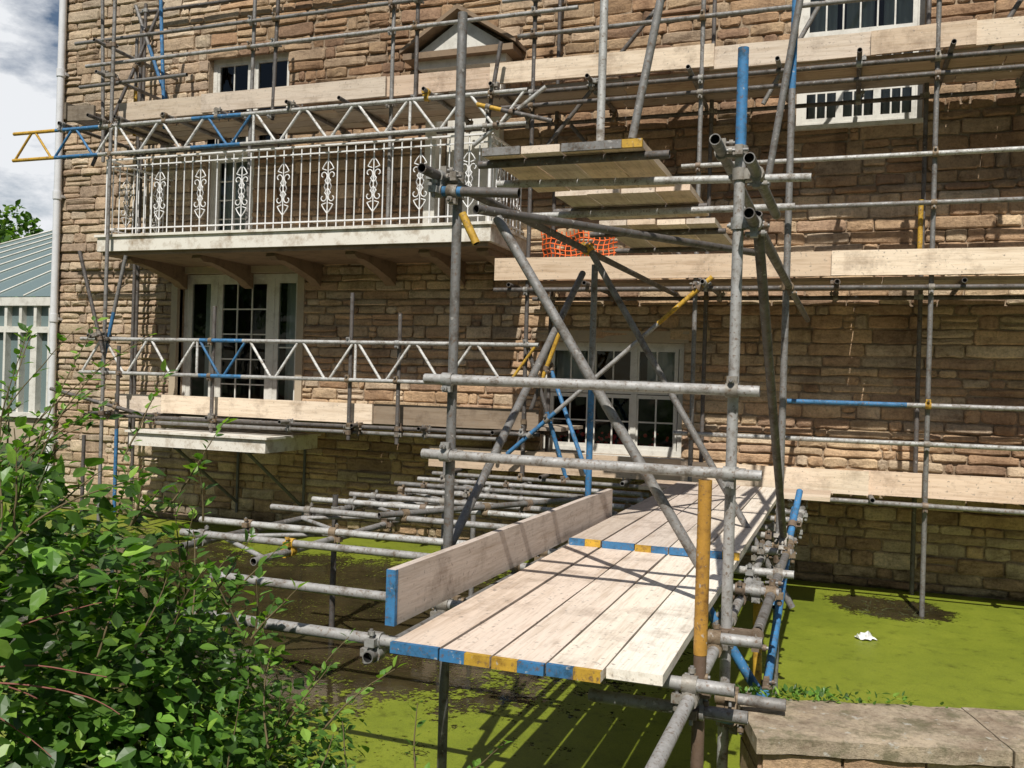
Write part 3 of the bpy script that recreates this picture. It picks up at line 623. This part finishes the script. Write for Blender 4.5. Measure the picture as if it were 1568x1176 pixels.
for i in range(260):
    a=abs(random.gauss(.25,.25)); p=W(a,.5+U(-.05,.05),.75+U(-.02,.03)); leaf(wd,p,Vector((U(-1,1),U(-1,1),U(.1,1))),Vector((0,0,1)),U(.015,.045),U(.01,.025),lc(.2))
wd.build()
rd=Bt('pond_plants','twig')
for i in range(45):
    p=Vector((.6+U(-.5,.3),9.95+U(-.35,.35),-.01)); cyl(rd,p,p+Vector((U(-.12,.12),U(-.1,.1),U(.01,.03))),.003,(.06,.07,.025,0),4)
rd.build()

# ============================================================ CONSERVATORY
cn=empty('conservatory'); cw=Bt('frame','white',cn); cg=Bt('glazing','cglass',cn); cbk=Bt('base_wall','cream',cn)
cx0,cx1,cy,ez=-24,-13.2,15.0,3.65
box(cbk,cx0,cx1,cy,cy+.3,.4,1.15)
cg.add([(cx0,cy+.12,1.15),(cx1,cy+.12,1.15),(cx1,cy+.12,ez),(cx0,cy+.12,ez)],[(0,1,2,3)])
box(cw,cx0,cx1,cy-.05,cy+.2,ez-.12,ez+.06); box(cw,cx0,cx1,cy-.02,cy+.2,2.95,3.08); box(cw,cx0-.05,cx1,cy-.1,cy+.3,1.12,1.22)
x=cx0; i=0
while x<cx1+.01:
    w_=.09 if i%3==0 else .03; box(cw,x-w_,x+w_,cy-.03+.001*(i%3),cy+.18,1.22,2.95); box(cw,x-.04,x+.04,cy-.01,cy+.18,3.08,ez-.12); x+=.42; i+=1
hx=-17.2; ry=cy+2.6; rz=5.75
cg.add([(cx0,cy,ez+.08),(cx1,cy,ez+.08),(cx1,ry,rz),(hx-1.0,ry,rz)],[(0,1,2,3)])
x=cx0
while x<cx1:
    t=(x-cx0)/(cx1-cx0); tx=hx-1.0+(cx1-hx+1.0)*t; cyl(cw,(x,cy,ez+.1),(tx,ry,rz+.02),.018,W4,6); x+=.9
cyl(cw,(hx-1,ry,rz+.03),(cx1,ry,rz+.03),.06,W4,8)
for b in(cw,cg,cbk): b.build()
def tree(loc,H_,Rr,nl,ls=1.0):
    e=empty('tree'); tb=Bt('trunk_and_limbs','twig',e); tl=Bt('crown','leaf',e); L0=Vector(loc)
    cyl(tb,L0,L0+Vector((0,0,H_*.5)),.35,(.1,.08,.06,0),10,r2=.2)
    cl=[]
    for i in range(16):
        a=U(0,6.28); q=L0+Vector((math.cos(a)*Rr*U(.2,.8),math.sin(a)*Rr*U(.2,.8),H_*U(.4,.9))); cl.append((q,Rr*U(.25,.45)))
        cyl(tb,L0+Vector((0,0,H_*U(.3,.5))),q,.14,(.1,.08,.06,0),6,r2=.04)
    for i in range(nl):
        q,rr=random.choice(cl); d=rv(); k=d.length; p=q+d.normalized()*rr*(k**.4)*(1+.3*noise.noise(d*3+q)); s=U(.2,.45)*ls
        leaf(tl,p,rv(),rv()+Vector((0,0,.5)),s,s*.7,lc(-.1))
    tb.build(); tl.build()
tree((-42,36,.5),10.6,4.5,5000); tree((-52,42,.5),10,5,4000); tree((-35,48,.5),9,4,3000)
# trees added behind the camera, unseen, to cut sky fill on the facade
for i in range(8): tree((-44+i*10.5+U(-1.5,1.5),-24+U(-3,3),.4),U(10,13),6.2,1500,1.9)

# ============================================================ SKY, SUN, CAMERA
S=Vector((.15,-1,1.25)).normalized(); el=math.asin(S.z); az=math.atan2(S.x,S.y)
W_=bpy.data.worlds.new('World'); bpy.context.scene.world=W_; W_.use_nodes=True; nt=W_.node_tree; nt.nodes.clear()
sky=N(nt,'ShaderNodeTexSky',sky_type='NISHITA'); sky.sun_disc=False; sky.sun_elevation=el; sky.sun_rotation=az%(2*math.pi)
tc=N(nt,'ShaderNodeTexCoord'); mp=N(nt,'ShaderNodeMapping'); mp.inputs['Scale'].default_value=(1,1,2.2); mp.inputs['Location'].default_value=(0,0,.35); nt.links.new(tc.outputs['Generated'],mp.inputs[0])
cn_=noi(nt,mp.outputs[0],3.1,9,.6)
sp=N(nt,'ShaderNodeSeparateXYZ'); nt.links.new(tc.outputs['Generated'],sp.inputs[0])
north=N(nt,'ShaderNodeMapRange'); north.inputs[1].default_value=-.3; north.inputs[2].default_value=.5; north.inputs[3].default_value=-.16; north.inputs[4].default_value=.04; nt.links.new(sp.outputs[1],north.inputs[0])
ad=N(nt,'ShaderNodeMath',operation='ADD'); nt.links.new(cn_,ad.inputs[0]); nt.links.new(north.outputs[0],ad.inputs[1])
fac=ramp(nt,ad.outputs[0],[(.49,(0,0,0)),(.6,(1,1,1))])
skyc=mix(nt,sky.outputs[0],(1.25,1.25,1.25,1),1.0,'MULTIPLY')
c=mix(nt,skyc,(17,17.4,18,1),fac)
bg=N(nt,'ShaderNodeBackground'); bg.inputs[1].default_value=.05; nt.links.new(c,bg.inputs[0]); ow=N(nt,'ShaderNodeOutputWorld'); nt.links.new(bg.outputs[0],ow.inputs[0])
ld=bpy.data.lights.new('sun','SUN'); ld.energy=5; ld.angle=math.radians(.5); ld.color=(1,.96,.89); lo=bpy.data.objects.new('sun',ld); COL.objects.link(lo)
lo.rotation_euler=S.to_track_quat('Z','Y').to_euler(); lo.location=(2,-8,12)
cd=bpy.data.cameras.new('camera'); cam=bpy.data.objects.new('camera',cd); COL.objects.link(cam); cd.sensor_width=36; cd.lens=32.14; cd.clip_end=2000; cd.clip_start=.05
yaw=math.radians(20); r_=.03; Fv=Vector((-math.sin(yaw),math.cos(yaw),0)); Rv=Vector((math.cos(yaw),math.sin(yaw),0)); Z=Vector((0,0,1))
Rc=Rv*math.cos(r_)+Z*math.sin(r_); Uc=-Rv*math.sin(r_)+Z*math.cos(r_)
mt=Matrix((Rc,Uc,-Fv)).transposed().to_4x4(); mt.translation=Vector((0,0,2.15)); cam.matrix_world=mt
sc=bpy.context.scene; sc.camera=cam; sc.view_settings.view_transform='Standard'; sc.view_settings.look='None'; sc.view_settings.exposure=0
